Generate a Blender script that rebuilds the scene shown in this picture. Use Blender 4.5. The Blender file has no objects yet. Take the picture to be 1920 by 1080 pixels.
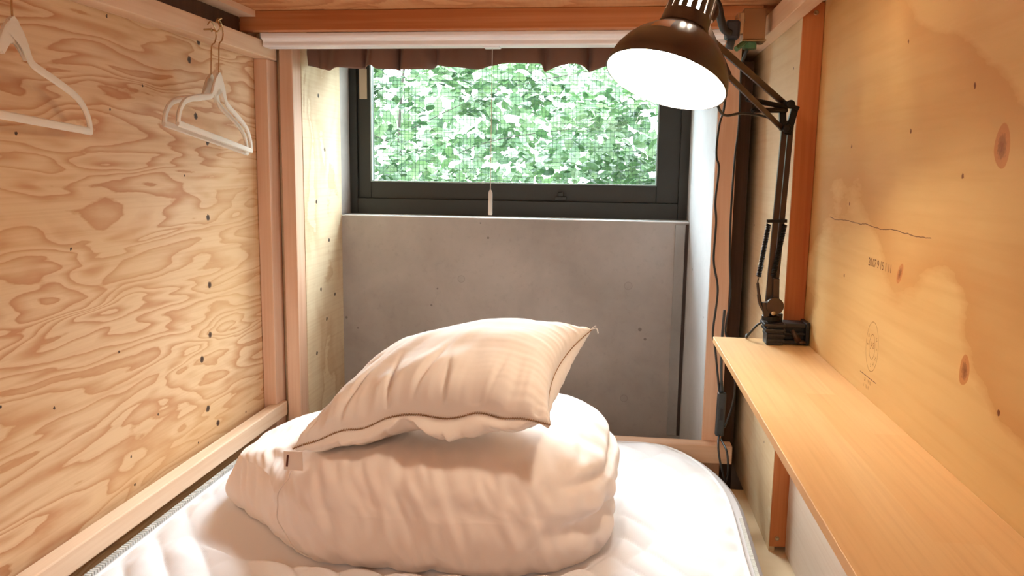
import bpy, bmesh, math, random
from mathutils import Vector, Matrix, noise
random.seed(7)
SC = bpy.context.scene
COL = SC.collection

# ------------------------------------------------------------------ camera
yaw, pitch, roll = 0.1245, 0.1457, 0.0142
cy, sy, cp, sp = math.cos(yaw), math.sin(yaw), math.cos(pitch), math.sin(pitch)
FWD = Vector((-sy*cp, cy*cp, -sp)); RIGHT = Vector((cy, sy, 0)); UPV = RIGHT.cross(FWD)
R2 = math.cos(roll)*RIGHT + math.sin(roll)*UPV
U2 = -math.sin(roll)*RIGHT + math.cos(roll)*UPV
cam_d = bpy.data.cameras.new('camera'); cam = bpy.data.objects.new('camera', cam_d); COL.objects.link(cam)
cam_d.sensor_width = 36; cam_d.lens = 1500/1920*36; cam_d.clip_start = 0.02
cam.matrix_world = Matrix((R2, U2, -FWD)).transposed().to_4x4()
SC.camera = cam

# ------------------------------------------------------------------ world, lights, exposure
SC.view_settings.view_transform = 'Standard'; SC.view_settings.look = 'None'
SC.view_settings.gamma = 1; SC.view_settings.use_curve_mapping = False
SC.view_settings.exposure = 0.45
SKY = 11.0
w = bpy.data.worlds.new('sky'); SC.world = w; w.use_nodes = True
w.node_tree.nodes['Background'].inputs[0].default_value = (0.86, 0.93, 1.0, 1)
w.node_tree.nodes['Background'].inputs[1].default_value = SKY
SC.cycles.use_denoising = True
SC.cycles.max_bounces = 10; SC.cycles.diffuse_bounces = 6; SC.cycles.transparent_max_bounces = 16
SC.cycles.sample_clamp_indirect = 6

def area(name, loc, direction, sx, sy_, power, col, portal=False):
    d = bpy.data.lights.new(name, 'AREA'); d.shape = 'RECTANGLE'; d.size = sx; d.size_y = sy_
    d.energy = power; d.color = col
    if portal: d.cycles.is_portal = True
    o = bpy.data.objects.new(name, d); COL.objects.link(o); o.location = loc
    o.rotation_euler = Vector(direction).to_track_quat('-Z', 'Y').to_euler()
    return o
area('window_portal', (-0.30, 2.46, 0.13), (0, -1, 0), 1.02, 0.62, 1, (1, 1, 1), True)
area('sky_light', (-0.30, 4.0, 1.40), (0, -1, -0.78), 2.6, 1.0, 400, (0.86, 0.93, 1.0))
area('room_light', (-0.35, -1.3, 0.55), (0.0, 1, -0.28), 0.9, 0.5, 17, (1.0, 0.86, 0.70))

# ------------------------------------------------------------------ node helpers
def lin(r, g, b):
    f = lambda c: (c/255/12.92) if c/255 <= 0.04045 else ((c/255+0.055)/1.055)**2.4
    return (f(r), f(g), f(b), 1)
class NT:
    def __init__(s, name):
        s.m = bpy.data.materials.new(name); s.m.use_nodes = True
        s.t = s.m.node_tree; s.b = s.t.nodes['Principled BSDF']; s.out = s.t.nodes['Material Output']
    def n(s, typ, **kw):
        x = s.t.nodes.new(typ)
        for k, v in kw.items(): setattr(x, k, v)
        return x
    def l(s, a, b): s.t.links.new(a, b)
    def put(s, sock, v):
        if hasattr(v, 'is_output') or isinstance(v, bpy.types.NodeSocket): s.l(v, sock)
        else: sock.default_value = v
    def math(s, op, a, b=0.0, c=None, clamp=False):
        x = s.n('ShaderNodeMath', operation=op, use_clamp=clamp)
        s.put(x.inputs[0], a); s.put(x.inputs[1], b)
        if c is not None: s.put(x.inputs[2], c)
        return x.outputs[0]
    def coord(s): return s.n('ShaderNodeTexCoord').outputs['Object']
    def mapping(s, vec, scale=(1, 1, 1), loc=(0, 0, 0), rot=(0, 0, 0)):
        x = s.n('ShaderNodeMapping'); s.l(vec, x.inputs[0]); x.inputs[1].default_value = loc
        x.inputs[2].default_value = rot; x.inputs[3].default_value = scale; return x.outputs[0]
    def noise(s, vec, scale, detail=2, rough=0.5, dist=0.0, color=False):
        x = s.n('ShaderNodeTexNoise'); s.l(vec, x.inputs['Vector']); x.inputs['Scale'].default_value = scale
        x.inputs['Detail'].default_value = detail; x.inputs['Roughness'].default_value = rough
        x.inputs['Distortion'].default_value = dist
        return x.outputs[1 if color else 0]
    def ramp(s, f, stops):
        x = s.n('ShaderNodeValToRGB'); s.l(f, x.inputs[0]); e = x.color_ramp.elements
        while len(e) < len(stops): e.new(0.5)
        for i, (p, c) in enumerate(stops):
            e[i].position = p; e[i].color = c if hasattr(c, '__len__') else (c, c, c, 1)
        return x.outputs[0]
    def mix(s, f, a, b, mode='MIX'):
        x = s.n('ShaderNodeMix', data_type='RGBA', blend_type=mode)
        s.put(x.inputs[0], f); s.put(x.inputs[6], a); s.put(x.inputs[7], b); return x.outputs[2]
    def bump(s, h, strength, dist=0.002):
        x = s.n('ShaderNodeBump'); s.l(h, x.inputs['Height']); x.inputs['Strength'].default_value = strength
        x.inputs['Distance'].default_value = dist; s.l(x.outputs[0], s.b.inputs['Normal'])
    def spots(s, vec, pts):
        """min over points of distance / radius ; pts = (x,y,z,r)"""
        cur = None
        for (x, y, z, r) in pts:
            d = s.n('ShaderNodeVectorMath', operation='DISTANCE'); s.l(vec, d.inputs[0]); d.inputs[1].default_value = (x, y, z)
            v = s.math('DIVIDE', d.outputs['Value'], r)
            cur = v if cur is None else s.math('MINIMUM', cur, v)
        return cur
    def set(s, col=None, rough=0.6, metal=0.0, spec=None):
        if col is not None: s.put(s.b.inputs['Base Color'], col)
        s.b.inputs['Roughness'].default_value = rough; s.b.inputs['Metallic'].default_value = metal
        if spec is not None: s.b.inputs['Specular IOR Level'].default_value = spec
        return s.m
def plain(name, col, rough=0.5, metal=0.0, spec=None): return NT(name).set(col, rough, metal, spec)

def lumber(name, col, dark, axis, streak=1.0):
    """planed softwood with fine grain along axis"""
    s = NT(name); sc = [26, 26, 26]; sc[axis] = 1.2
    c = s.coord(); v = s.mapping(c, tuple(sc)); a = s.noise(v, 1.0, 3, 0.55, 0.4)
    sc2 = [170, 170, 170]; sc2[axis] = 3.0
    b = s.noise(s.mapping(c, tuple(sc2)), 1.0, 2, 0.5)
    f = s.math('ADD', s.math('MULTIPLY', a, 0.75), s.math('MULTIPLY', b, 0.25))
    k = s.ramp(f, [(0.36, 0.0), (0.66, 1.0)])
    s.set(s.mix(s.math('MULTIPLY', k, streak), col, dark), 0.55, 0, 0.25); s.bump(b, 0.12, 0.001)
    return s.m

def plywood(name, pale, tan, yzscale, bands, contrast=1.0, dots=(), knots=(), seed=0.0, fine=(2.0, 150.0), dotcol=lin(52, 30, 22), knotcol=lin(150, 84, 46), ax='yz', warm=None, crack=None, jitk=0.30):
    """rotary cut veneer: closed contour figure, long in y"""
    s = NT(name); c = s.coord()
    if ax == 'xy': c = s.mapping(c, (1, 1, 1), rot=(0, math.pi/2, 0))
    ys, zs = yzscale
    wv = s.noise(s.mapping(c, (1, 3.5, 7), (seed, 0, 0)), 1.0, 2, 0.5, 0.0, True)
    wob = s.n('ShaderNodeVectorMath', operation='MULTIPLY_ADD'); s.l(wv, wob.inputs[0]); wob.inputs[1].default_value = (0, 0.10, 0.035); s.l(c, wob.inputs[2])
    f = s.noise(s.mapping(wob.outputs[0], (0.0, ys, zs), (seed, seed*1.7, seed*.3)), 1.0, 2.6, 0.46, 0.35)
    jit = s.noise(s.mapping(c, (0, 26, 95), (seed, 0, 0)), 1.0, 2, 0.6)
    g = s.math('FRACT', s.math('ADD', s.math('MULTIPLY', f, bands), s.math('MULTIPLY', jit, jitk)))
    k = s.ramp(g, [(0.0, 0.75), (0.07, 0.05), (0.38, 0.0), (0.62, 0.35), (0.86, 0.8), (0.97, 1.0)])
    col = s.mix(s.math('MULTIPLY', k, contrast), pale, tan)
    big = s.noise(s.mapping(c, (1, 1.6, 3.0), (seed+3, 0, 0)), 1.0, 2, 0.5)
    if warm is not None: col = s.mix(s.math('MULTIPLY', s.ramp(big, [(0.42, 0.0), (0.62, 1.0)]), 0.55), col, warm)
    fi = s.noise(s.mapping(c, (1, fine[0], fine[1])), 1.0, 3, 0.6)
    col = s.mix(s.math('MULTIPLY', s.ramp(fi, [(0.45, 0.0), (0.75, 1.0)]), 0.28), col, tan)
    if knots:
        # knots are taller than wide; squash z so they read as ovals
        kv = s.mapping(wob.outputs[0], (1, 1.0, 0.72))
        kd = s.spots(kv, [(x, y+0.05, (z+0.0175)*0.72, r) for (x, y, z, r) in knots])
        halo = s.ramp(kd, [(0.0, 1.0), (0.95, 1.0), (1.0, 0.15), (1.35, 0.42), (1.7, 0.0)])
        core = s.ramp(s.math('ADD', kd, s.math('MULTIPLY', s.noise(c, 260, 2, 0.6), 0.7)), [(0.40, 1.0), (0.8, 0.6), (1.35, 0.0)])
        col = s.mix(s.math('MULTIPLY', halo, 0.8), col, knotcol)
        col = s.mix(s.math('MULTIPLY', core, 0.8), col, dotcol)
    if dots:
        dv = s.n('ShaderNodeVectorMath', operation='MULTIPLY_ADD')
        s.l(s.noise(c, 190, 2, 0.6, 0, True), dv.inputs[0]); dv.inputs[1].default_value = (0, 0.006, 0.006); s.l(c, dv.inputs[2])
        dd = s.spots(dv.outputs[0], [(x, y+0.003, z+0.003, r) for (x, y, z, r) in dots])
        col = s.mix(s.ramp(dd, [(0.0, 1.0), (0.75, 0.9), (1.15, 0.25), (2.2, 0.0)]), col, dotcol)
    if crack is not None:
        y0, y1, z0 = crack
        sep = s.n('ShaderNodeSeparateXYZ'); s.l(c, sep.inputs[0])
        wz = s.math('MULTIPLY', s.math('SUBTRACT', s.noise(s.mapping(c, (0, 14, 0)), 1.0, 3, 0.6), 0.5), 0.012)
        dz = s.math('ABSOLUTE', s.math('SUBTRACT', s.math('SUBTRACT', sep.outputs[2], z0), wz))
        inl = s.math('MULTIPLY', s.math('LESS_THAN', dz, 0.0006), s.math('MULTIPLY', s.math('GREATER_THAN', sep.outputs[1], y0), s.math('LESS_THAN', sep.outputs[1], y1)))
        col = s.mix(s.math('MULTIPLY', inl, 0.85), col, lin(96, 52, 20))
    s.set(col, 0.62, 0, 0.2); s.bump(fi, 0.10, 0.001)
    return s.m

# ------------------------------------------------------------------ materials
XL, XR, YP, YW = -0.872, 0.370, 1.57, 2.27
MATP = {}
bigdots = [(1.592, .215), (1.632, .257), (1.608, .103), (1.653, .052), (1.642, -.11), (1.637, -.257), (1.63, -.367), (1.591, -.413), (1.607, -.528), (1.649, -.574)]
smalldots = [(1.319, .095), (1.42, .146), (1.553, -.02), (1.091, .044), (1.194, -.136), (1.324, .252), (1.304, -.332), (1.13, -.384), (1.322, -.534), (1.416, -.482), (1.787, -.59), (1.328, -.591), (1.561, -.59), (1.02, -.349)]
M_left = plywood('left_plywood', lin(224, 192, 154), lin(186, 128, 86), (1.6, 10.5), 17.0, 0.85,
                 dots=[(XL, y, z, .0078) for y, z in bigdots] + [(XL, y, z, .0028) for y, z in smalldots], seed=2.3, warm=lin(214, 174, 124))
M_right = plywood('right_plywood', lin(232, 196, 134), lin(206, 152, 88), (1.3, 2.3), 4.0, 0.75,
                  dots=[(XR, y, z, .0032) for y, z in [(1.123, .172), (1.086, .056), (.911, .094), (1.341, .045), (1.329, -.044), (1.329, -.159), (.92, .001), (.79, -.222)]],
                  knots=[(XR, .829, .028, .0165), (XR, 1.077, -.123, .0095), (XR, .879, -.2, .0125)], seed=8.1, fine=(3, 60), warm=lin(218, 168, 104), dotcol=lin(120, 66, 30), knotcol=lin(200, 128, 68), crack=(0.99, 1.44, -.072), jitk=0.10)
M_ceil = plywood('ceiling_plywood', lin(206, 150, 104), lin(178, 112, 68), (5.0, 1.6), 9.0, 0.9, seed=5.2, ax='xy')
M_niche = plywood('niche_plywood', lin(232, 212, 178), lin(196, 156, 112), (6.5, 2.4), 5.0, 0.55, seed=11.3,
                  dots=[(-0.79, y, z, .0062) for y, z in [(2.10, .19), (2.14, .05), (2.07, -.09), (2.16, -.2), (2.09, -.33), (2.13, -.42), (2.2, -.36), (2.05, -.5)]])
M_panel = plywood('side_plywood', lin(226, 206, 172), lin(196, 160, 112), (1.4, 2.4), 3.0, 0.5, seed=14.7,
                  dots=[(.331, y, z, .003) for y, z in [(1.85, .13), (1.7, -.02), (1.95, -.12), (1.8, -.2), (1.62, .2), (1.68, -.56), (1.75, -.47)]])
M_lowpanel = plywood('lower_plywood', lin(222, 202, 182), lin(198, 168, 140), (1.2, 2.0), 2.5, 0.4, seed=21.0)
M_lx = lumber('pine_across', lin(206, 142, 96), lin(176, 106, 62), 0)
M_ly = lumber('pine_along', lin(236, 208, 180), lin(220, 182, 148), 1)
M_lx2 = lumber('pine_across_pale', lin(236, 206, 182), lin(218, 178, 148), 0)
M_lz = lumber('pine_upright', lin(228, 194, 168), lin(210, 164, 134), 2)
M_post = lumber('pine_post_orange', lin(206, 132, 82), lin(176, 98, 52), 2)
M_dark = lumber('dark_strip_and_shade', lin(92, 66, 48), lin(66, 46, 34), 2)  # dark brown upright strip; also the shade painted above the left rail
M_shelf = None
s = NT('shelf_board'); c = s.coord()
a = s.noise(s.mapping(c, (9, 1.3, 1)), 1.0, 2, 0.5, 0.6); b = s.noise(s.mapping(c, (120, 3, 1)), 1.0, 3, 0.6)
# glued staves along the board
sep = s.n('ShaderNodeSeparateXYZ'); s.l(c, sep.inputs[0])
st = s.math('FLOOR', s.math('MULTIPLY', sep.outputs[0], 1/0.041)); stl = s.n('ShaderNodeTexWhiteNoise', noise_dimensions='2D')
cmb = s.n('ShaderNodeCombineXYZ'); s.l(st, cmb.inputs[0]); s.l(s.math('FLOOR', s.math('ADD', s.math('MULTIPLY', sep.outputs[1], 2.1), s.math('MULTIPLY', st, 0.37))), cmb.inputs[1]); s.l(cmb.outputs[0], stl.inputs['Vector'])
col = s.mix(s.ramp(a, [(0.4, 0.0), (0.7, 0.8)]), lin(240, 206, 154), lin(220, 172, 112))
col = s.mix(s.math('MULTIPLY', stl.outputs[0], 0.55), col, lin(226, 176, 116))
col = s.mix(s.math('MULTIPLY', s.ramp(b, [(0.45, 0.0), (0.75, 1.0)]), 0.22), col, lin(186, 132, 84))
kd = s.spots(s.mapping(c, (1, .38, 1)), [(.266, .70*.38, -.315, .017), (.258, .76*.38, -.315, .013)])
col = s.mix(s.math('MULTIPLY', s.ramp(s.math('ADD', kd, s.math('MULTIPLY', a, 0.5)), [(0.7, 1.0), (1.5, 0.0)]), 0.6), col, lin(196, 128, 66))
M_shelf = s.set(col, 0.5, 0, 0.3)

def concrete(name, c1, c2, spots=()):
    s = NT(name); c = s.coord()
    a = s.noise(c, 4.5, 4, 0.6, 0.3); b = s.noise(c, 60, 4, 0.7)
    col = s.mix(s.ramp(a, [(0.35, 0.0), (0.68, 1.0)]), c1, c2)
    col = s.mix(s.math('MULTIPLY', s.ramp(b, [(0.55, 0.0), (0.8, 1.0)]), 0.25), col, tuple(x*0.6 for x in c1[:3])+(1,))
    v = s.n('ShaderNodeTexVoronoi'); s.l(s.mapping(c, (11, 11, 11)), v.inputs['Vector']); v.inputs['Scale'].default_value = 1
    pit = s.math('LESS_THAN', v.outputs['Distance'], s.math('MULTIPLY', s.noise(c, 9, 2), 0.085))
    col = s.mix(s.math('MULTIPLY', pit, 0.75), col, tuple(x*0.45 for x in c1[:3])+(1,))
    if spots:
        d = s.spots(c, spots)
        col = s.mix(s.math('MULTIPLY', s.ramp(d, [(0.0, 0.25), (0.75, 0.2), (0.9, 0.9), (1.0, 0.6), (1.15, 0.0)]), 0.45), col, tuple(x*0.5 for x in c1[:3])+(1,))
    s.set(col, 0.75, 0, 0.3); s.bump(b, 0.15, 0.002); return s.m
M_conc = concrete('concrete_grey', lin(164, 156, 150), lin(184, 176, 170), [(-.433, YW, -.314, .011), (.048, YW, -.319, .012), (.047, YW, -.648, .011), (-.56, YW, -.62, .011)])
M_white_conc = concrete('concrete_pale', lin(196, 198, 202), lin(210, 211, 214))
M_plaster = plain('plaster_cream', lin(205, 190, 168), 0.8)
M_alu = plain('window_aluminium_charcoal', lin(46, 47, 44), 0.42, 0.1, 0.5)
M_gasket = plain('gasket_black', lin(18, 18, 17), 0.7)
M_caulk = plain('sill_white_sealant', lin(240, 240, 240), 0.5)
s = NT('window_glass'); tr = s.n('ShaderNodeBsdfTransparent'); tr.inputs[0].default_value = (0.95, 0.985, 0.965, 1)
gl = s.n('ShaderNodeBsdfGlossy'); gl.inputs['Roughness'].default_value = 0.02
fr = s.n('ShaderNodeFresnel'); fr.inputs[0].default_value = 1.45
mx = s.n('ShaderNodeMixShader'); s.l(s.math('MULTIPLY', fr.outputs[0], 0.10), mx.inputs[0]); s.l(tr.outputs[0], mx.inputs[1]); s.l(gl.outputs[0], mx.inputs[2]); s.l(mx.outputs[0], s.out.inputs[0])
M_glass = s.m
s = NT('screen_wire'); tw = s.n('ShaderNodeBsdfTranslucent'); tw.inputs[0].default_value = (.12, .15, .135, 1); s.l(tw.outputs[0], s.out.inputs[0]); M_wire = s.m
def cloth(name, col, col2, scale, bumpk, rough=0.85):
    s = NT(name); c = s.coord(); n = s.noise(c, 3.0, 2, 0.5)
    wv = s.noise(s.mapping(c, (scale, scale, scale)), 1.0, 2, 0.6)
    s.set(s.mix(n, col, col2), rough, 0, 0.15); s.bump(wv, bumpk, 0.0008)
    s.b.inputs['Sheen Weight'].default_value = 0.15
    return s.m
M_pillow = cloth('pillow_cotton', lin(243, 234, 226), lin(240, 229, 220), 260, 0.05)
M_duvet = cloth('duvet_cotton', lin(243, 231, 224), lin(240, 226, 217), 260, 0.05)
M_pad = cloth('mattress_pad_white', lin(240, 238, 240), lin(234, 232, 236), 500, 0.15)
M_border = cloth('mattress_border_grey', lin(168, 160, 160), lin(150, 142, 142), 400, 0.2)
M_tape = cloth('zipper_tape', lin(206, 202, 204), lin(196, 192, 194), 400, 0.2)
M_zip = plain('zipper_teeth_white', lin(216, 214, 210), 0.4)
M_seam = plain('seam_thread_brown', lin(150, 112, 76), 0.9)
M_tagw = plain('tag_white', lin(232, 214, 200), 0.8)
M_tagk = plain('tag_print', lin(90, 40, 20), 0.8)
M_curtain = cloth('curtain_brown', lin(142, 108, 94), lin(124, 94, 82), 500, 0.2)
s = NT('curtain_brown_back'); 
M_blind = plain('blind_white_enamel', lin(246, 244, 248), 0.35)
M_cordw = plain('pull_cord_white', lin(220, 218, 212), 0.5)
M_plastic = plain('hanger_white_flocked', lin(232, 222, 208), 0.7)
M_wirem = plain('chrome_hook', lin(200, 170, 130), 0.25, 1.0)
M_lampblk = plain('lamp_black_enamel', lin(50, 40, 36), 0.34, 0.0, 0.6)
M_arm = plain('lamp_arm_dark_metal', lin(70, 56, 48), 0.35, 0.6)
M_spring = plain('spring_black', lin(22, 18, 16), 0.4, 0.5)
M_inner = plain('lamp_reflector_white', lin(245, 240, 232), 0.3, 0.0)
s = NT('bulb_glow'); em = s.n('ShaderNodeEmission'); em.inputs[0].default_value = (1.0, 0.86, 0.66, 1); em.inputs[1].default_value = 150
s.l(em.outputs[0], s.out.inputs[0]); M_bulb = s.m
M_sticker = plain('lamp_sticker_tan', lin(150, 110, 72), 0.6)
M_cable = plain('cable_black', lin(24, 20, 20), 0.45)
M_adapt = plain('switch_grey_plastic', lin(44, 46, 48), 0.4)
M_steel = plain('bracket_bronze_steel', lin(172, 140, 108), 0.28, 0.9)
M_green = plain('bracket_pin_green', lin(90, 128, 96), 0.25, 0.5)
M_screw = plain('screw_steel', lin(190, 170, 140), 0.3, 1.0)
M_ink = plain('stamp_ink', lin(112, 72, 36), 0.9)
M_ink2 = plain('stamp_ink_faint', lin(160, 108, 56), 0.9)
M_tree = None
s = NT('leaf_green'); c = s.coord(); oi = s.n('ShaderNodeNewGeometry')
k = s.math('ADD', s.math('MULTIPLY', oi.outputs['Random Per Island'], 0.6), s.math('MULTIPLY', s.noise(c, 1.6, 2), 0.4))
col = s.ramp(k, [(0.15, (.032, .080, .030, 1)), (0.45, (.080, .155, .062, 1)), (0.75, (.14, .22, .10, 1)), (0.95, (.26, .30, .23, 1))])
s.set(col, 0.35, 0, 0.5)
tl = s.n('ShaderNodeBsdfTranslucent'); s.l(col, tl.inputs[0]); ms = s.n('ShaderNodeMixShader'); ms.inputs[0].default_value = 0.3
s.l(s.b.outputs[0], ms.inputs[1]); s.l(tl.outputs[0], ms.inputs[2]); s.l(ms.outputs[0], s.out.inputs[0]); M_leaf = s.m
M_bark = plain('bark', lin(70, 62, 56), 0.9)

# ------------------------------------------------------------------ mesh helpers
def tag(o, label=None, cat=None, group=None, kind=None):
    for k, v in (('label', label), ('category', cat), ('group', group), ('kind', kind)):
        if v: o[k] = v
    return o
def thing(name, loc, label, cat, group=None):
    o = bpy.data.objects.new(name, None); COL.objects.link(o); o.location = loc; o.empty_display_size = 0.05
    return tag(o, label, cat, group)
def wloc(o):
    v = Vector(o.location)
    while o.parent: o = o.parent; v += Vector(o.location)
    return v
def obj(name, bm, mat, parent=None, smooth=False, bevel=0.0, origin=None, auto=None):
    if isinstance(bm, tuple):
        me = bpy.data.meshes.new(name); me.from_pydata(bm[0], [], bm[1])
    else:
        me = bpy.data.meshes.new(name); bmesh.ops.recalc_face_normals(bm, faces=bm.faces[:]); bm.to_mesh(me); bm.free()
    o = bpy.data.objects.new(name, me); COL.objects.link(o)
    org = Vector(origin) if origin is not None else Vector((0, 0, 0))
    pw = Vector((0, 0, 0))
    if parent is not None: pw = wloc(parent); org = pw if origin is None else org
    me.transform(Matrix.Translation(-org))
    if parent is not None: o.parent = parent; o.location = org - pw
    else: o.location = org
    for mm in (mat if isinstance(mat, (list, tuple)) else [mat]): me.materials.append(mm)
    if smooth:
        for p in me.polygons: p.use_smooth = True
        if auto: me.set_sharp_from_angle(angle=math.radians(auto))
    if bevel:
        md = o.modifiers.new('bevel', 'BEVEL'); md.width = bevel; md.segments = 2; md.limit_method = 'ANGLE'; md.angle_limit = math.radians(40)
    return o
def B(): return bmesh.new()
def box(bm, x0, x1, y0, y1, z0, z1):
    vs = [bm.verts.new((x, y, z)) for x in (x0, x1) for y in (y0, y1) for z in (z0, z1)]
    for f in ((0, 1, 3, 2), (4, 6, 7, 5), (0, 4, 5, 1), (2, 3, 7, 6), (0, 2, 6, 4), (1, 5, 7, 3)):
        bm.faces.new([vs[i] for i in f])
    return bm
def obox(bm, p0, p1, w, h, side=None):
    """bar from p0 to p1, width w along side, height h along the other normal"""
    p0 = Vector(p0); p1 = Vector(p1); d = (p1-p0).normalized()
    sd = Vector(side) if side is not None else Vector((0, 0, 1)).cross(d)
    sd = (sd - d*sd.dot(d)).normalized(); n = d.cross(sd)
    vs = []
    for p in (p0, p1):
        for a, b in ((-1, -1), (1, -1), (1, 1), (-1, 1)): vs.append(bm.verts.new(p + sd*a*w/2 + n*b*h/2))
    for f in ((3, 2, 1, 0), (4, 5, 6, 7), (0, 1, 5, 4), (1, 2, 6, 5), (2, 3, 7, 6), (3, 0, 4, 7)): bm.faces.new([vs[i] for i in f])
    return bm
def smoothpath(pts, n=8, closed=False):
    P = [Vector(p) for p in pts]; out = []
    m = len(P)
    rng = range(m if closed else m-1)
    for i in rng:
        if closed: p0, p1, p2, p3 = P[(i-1) % m], P[i], P[(i+1) % m], P[(i+2) % m]
        else: p0, p1, p2, p3 = P[max(i-1, 0)], P[i], P[i+1], P[min(i+2, m-1)]
        for j in range(n):
            t = j/n
            out.append(0.5*((2*p1)+(-p0+p2)*t+(2*p0-5*p1+4*p2-p3)*t*t+(-p0+3*p1-3*p2+p3)*t**3))
    if not closed: out.append(P[-1])
    return out
def tube(bm, pts, r, seg=8, closed=False, flat=None):
    """flat=(axis vector, ratio) squashes the section"""
    rs = r if hasattr(r, '__len__') else [r]*len(pts)
    P = [Vector(p) for p in pts]; rings = []; N = len(P); nrm = None
    for i, p in enumerate(P):
        if closed: t = P[(i+1) % N]-P[(i-1) % N]
        else: t = P[min(i+1, N-1)]-P[max(i-1, 0)]
        t.normalize()
        if nrm is None:
            nrm = t.orthogonal().normalized() if flat is None else (Vector(flat[0])-t*Vector(flat[0]).dot(t)).normalized()
        elif flat is not None:
            q = Vector(flat[0])-t*Vector(flat[0]).dot(t)
            nrm = q.normalized()
        else:
            nrm = (nrm - t*nrm.dot(t)).normalized()
        bn = t.cross(nrm); k = 1 if flat is None else flat[1]
        rings.append([bm.verts.new(p + nrm*math.cos(a)*rs[i]*k + bn*math.sin(a)*rs[i]) for a in [2*math.pi*j/seg for j in range(seg)]])
    for i in range(N if closed else N-1):
        A, Bq = rings[i], rings[(i+1) % N]
        for j in range(seg): bm.faces.new((A[j], A[(j+1) % seg], Bq[(j+1) % seg], Bq[j]))
    if not closed: bm.faces.new(rings[0][::-1]); bm.faces.new(rings[-1])
    return bm
def frame_of(axis):
    a = Vector(axis).normalized(); u = a.orthogonal().normalized(); return a, u, a.cross(u)
def lathe(bm, org, axis, prof, seg=48, cap=False, a0=0, a1=2*math.pi):
    a, u, v = frame_of(axis); org = Vector(org); full = abs(a1-a0-2*math.pi) < 1e-6
    n = seg if full else seg+1; rings = []
    for (t, r) in prof: rings.append([bm.verts.new(org + a*t + (u*math.cos(a0+(a1-a0)*j/seg)+v*math.sin(a0+(a1-a0)*j/seg))*r) for j in range(n)])
    for i in range(len(prof)-1):
        for j in range(seg): bm.faces.new((rings[i][j], rings[i][(j+1) % n], rings[i+1][(j+1) % n], rings[i+1][j]))
    if cap: bm.faces.new(rings[0]); bm.faces.new(rings[-1])
    return bm
def struct(name, bm, mat, **kw): return tag(obj(name, bm, mat, **kw), kind='structure')

# ------------------------------------------------------------------ room shell
wl = struct('wall_left', box(B(), XL-.012, XL, -0.9, 1.93, -0.95, 0.352), M_left)
tag(wl, 'plywood left wall with wild wavy grain and dark round holes', 'wall')
wr = struct('wall_right', box(B(), XR, XR+.012, -0.9, YP+.04, -0.95, 0.352), M_right)
tag(wr, 'smooth orange plywood right wall with knots and ink stamps', 'wall')
struct('ceiling', box(B(), -0.92, 0.40, -0.9, 2.268, 0.352, 0.37), M_ceil)
# concrete window wall: pieces round the opening, one mesh
bm = B()
box(bm, -1.3, 0.90, YW, YW+.20, -1.3, -0.138)
box(bm, -1.3, 0.90, YW, YW+.20, 0.42, 1.2)
box(bm, -1.3, -0.792, YW, YW+.20, -0.138, 0.42); box(bm, 0.2095, 0.90, YW, YW+.20, -0.138, 0.42)
struct('wall_back', bm, M_conc)
bm = B(); box(bm, 0.172, 0.200, YW-.006, YW+.001, -0.75, -0.142)
struct('trim_1', bm, concrete('concrete_strip', lin(150, 146, 142), lin(166, 162, 158)), bevel=.002)
bm = B(); box(bm, 0.2005, 0.2085, YW-.003, YW+.001, -0.75, -0.142)
struct('trim_2', bm, plain('joint_shadow_brown', lin(70, 56, 50), 0.9))
struct('wall_niche_left', box(B(), -0.805, -0.79, 1.985, YW, -0.95, 0.352), M_niche)
bm = B(); vs = [(0.2095, YW), (0.231, 1.935), (0.245, 1.935), (0.245, YW)]
lo = [bm.verts.new((x, y, -0.95)) for x, y in vs]; hi = [bm.verts.new((x, y, 0.352)) for x, y in vs]
bm.faces.new(lo[::-1]); bm.faces.new(hi)
for i in range(4): bm.faces.new((lo[i], lo[(i+1) % 4], hi[(i+1) % 4], hi[i]))
struct('wall_niche_right', bm, M_white_conc)
struct('wall_side_right', box(B(), 0.331, 0.3425, YP+.002, 2.20, -0.752, 0.352), M_panel)
# dormitory room behind the bunk
struct('wall_front', box(B(), -1.7, 1.3, -2.6, -2.5, -1.3, 1.2), M_plaster)
struct('wall_far_left', box(B(), -1.8, -1.7, -2.6, 2.27, -1.3, 1.2), M_plaster)
struct('wall_far_right', box(B(), 1.3, 1.4, -2.6, 2.27, -1.3, 1.2), M_plaster)
struct('ceiling_room', box(B(), -1.8, 1.4, -2.6, 2.47, 1.2, 1.3), M_plaster)
struct('floor', box(B(), -1.8, 1.4, -2.6, 2.47, -1.4, -1.3), lumber('floor_boards', lin(150, 110, 76), lin(120, 84, 54), 1))
bm = B(); box(bm, -1.8, -1.3, YW, YW+.2, -1.3, 1.2); box(bm, 0.9, 1.4, YW, YW+.2, -1.3, 1.2); struct('wall_back_side', bm, M_plaster)

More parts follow.
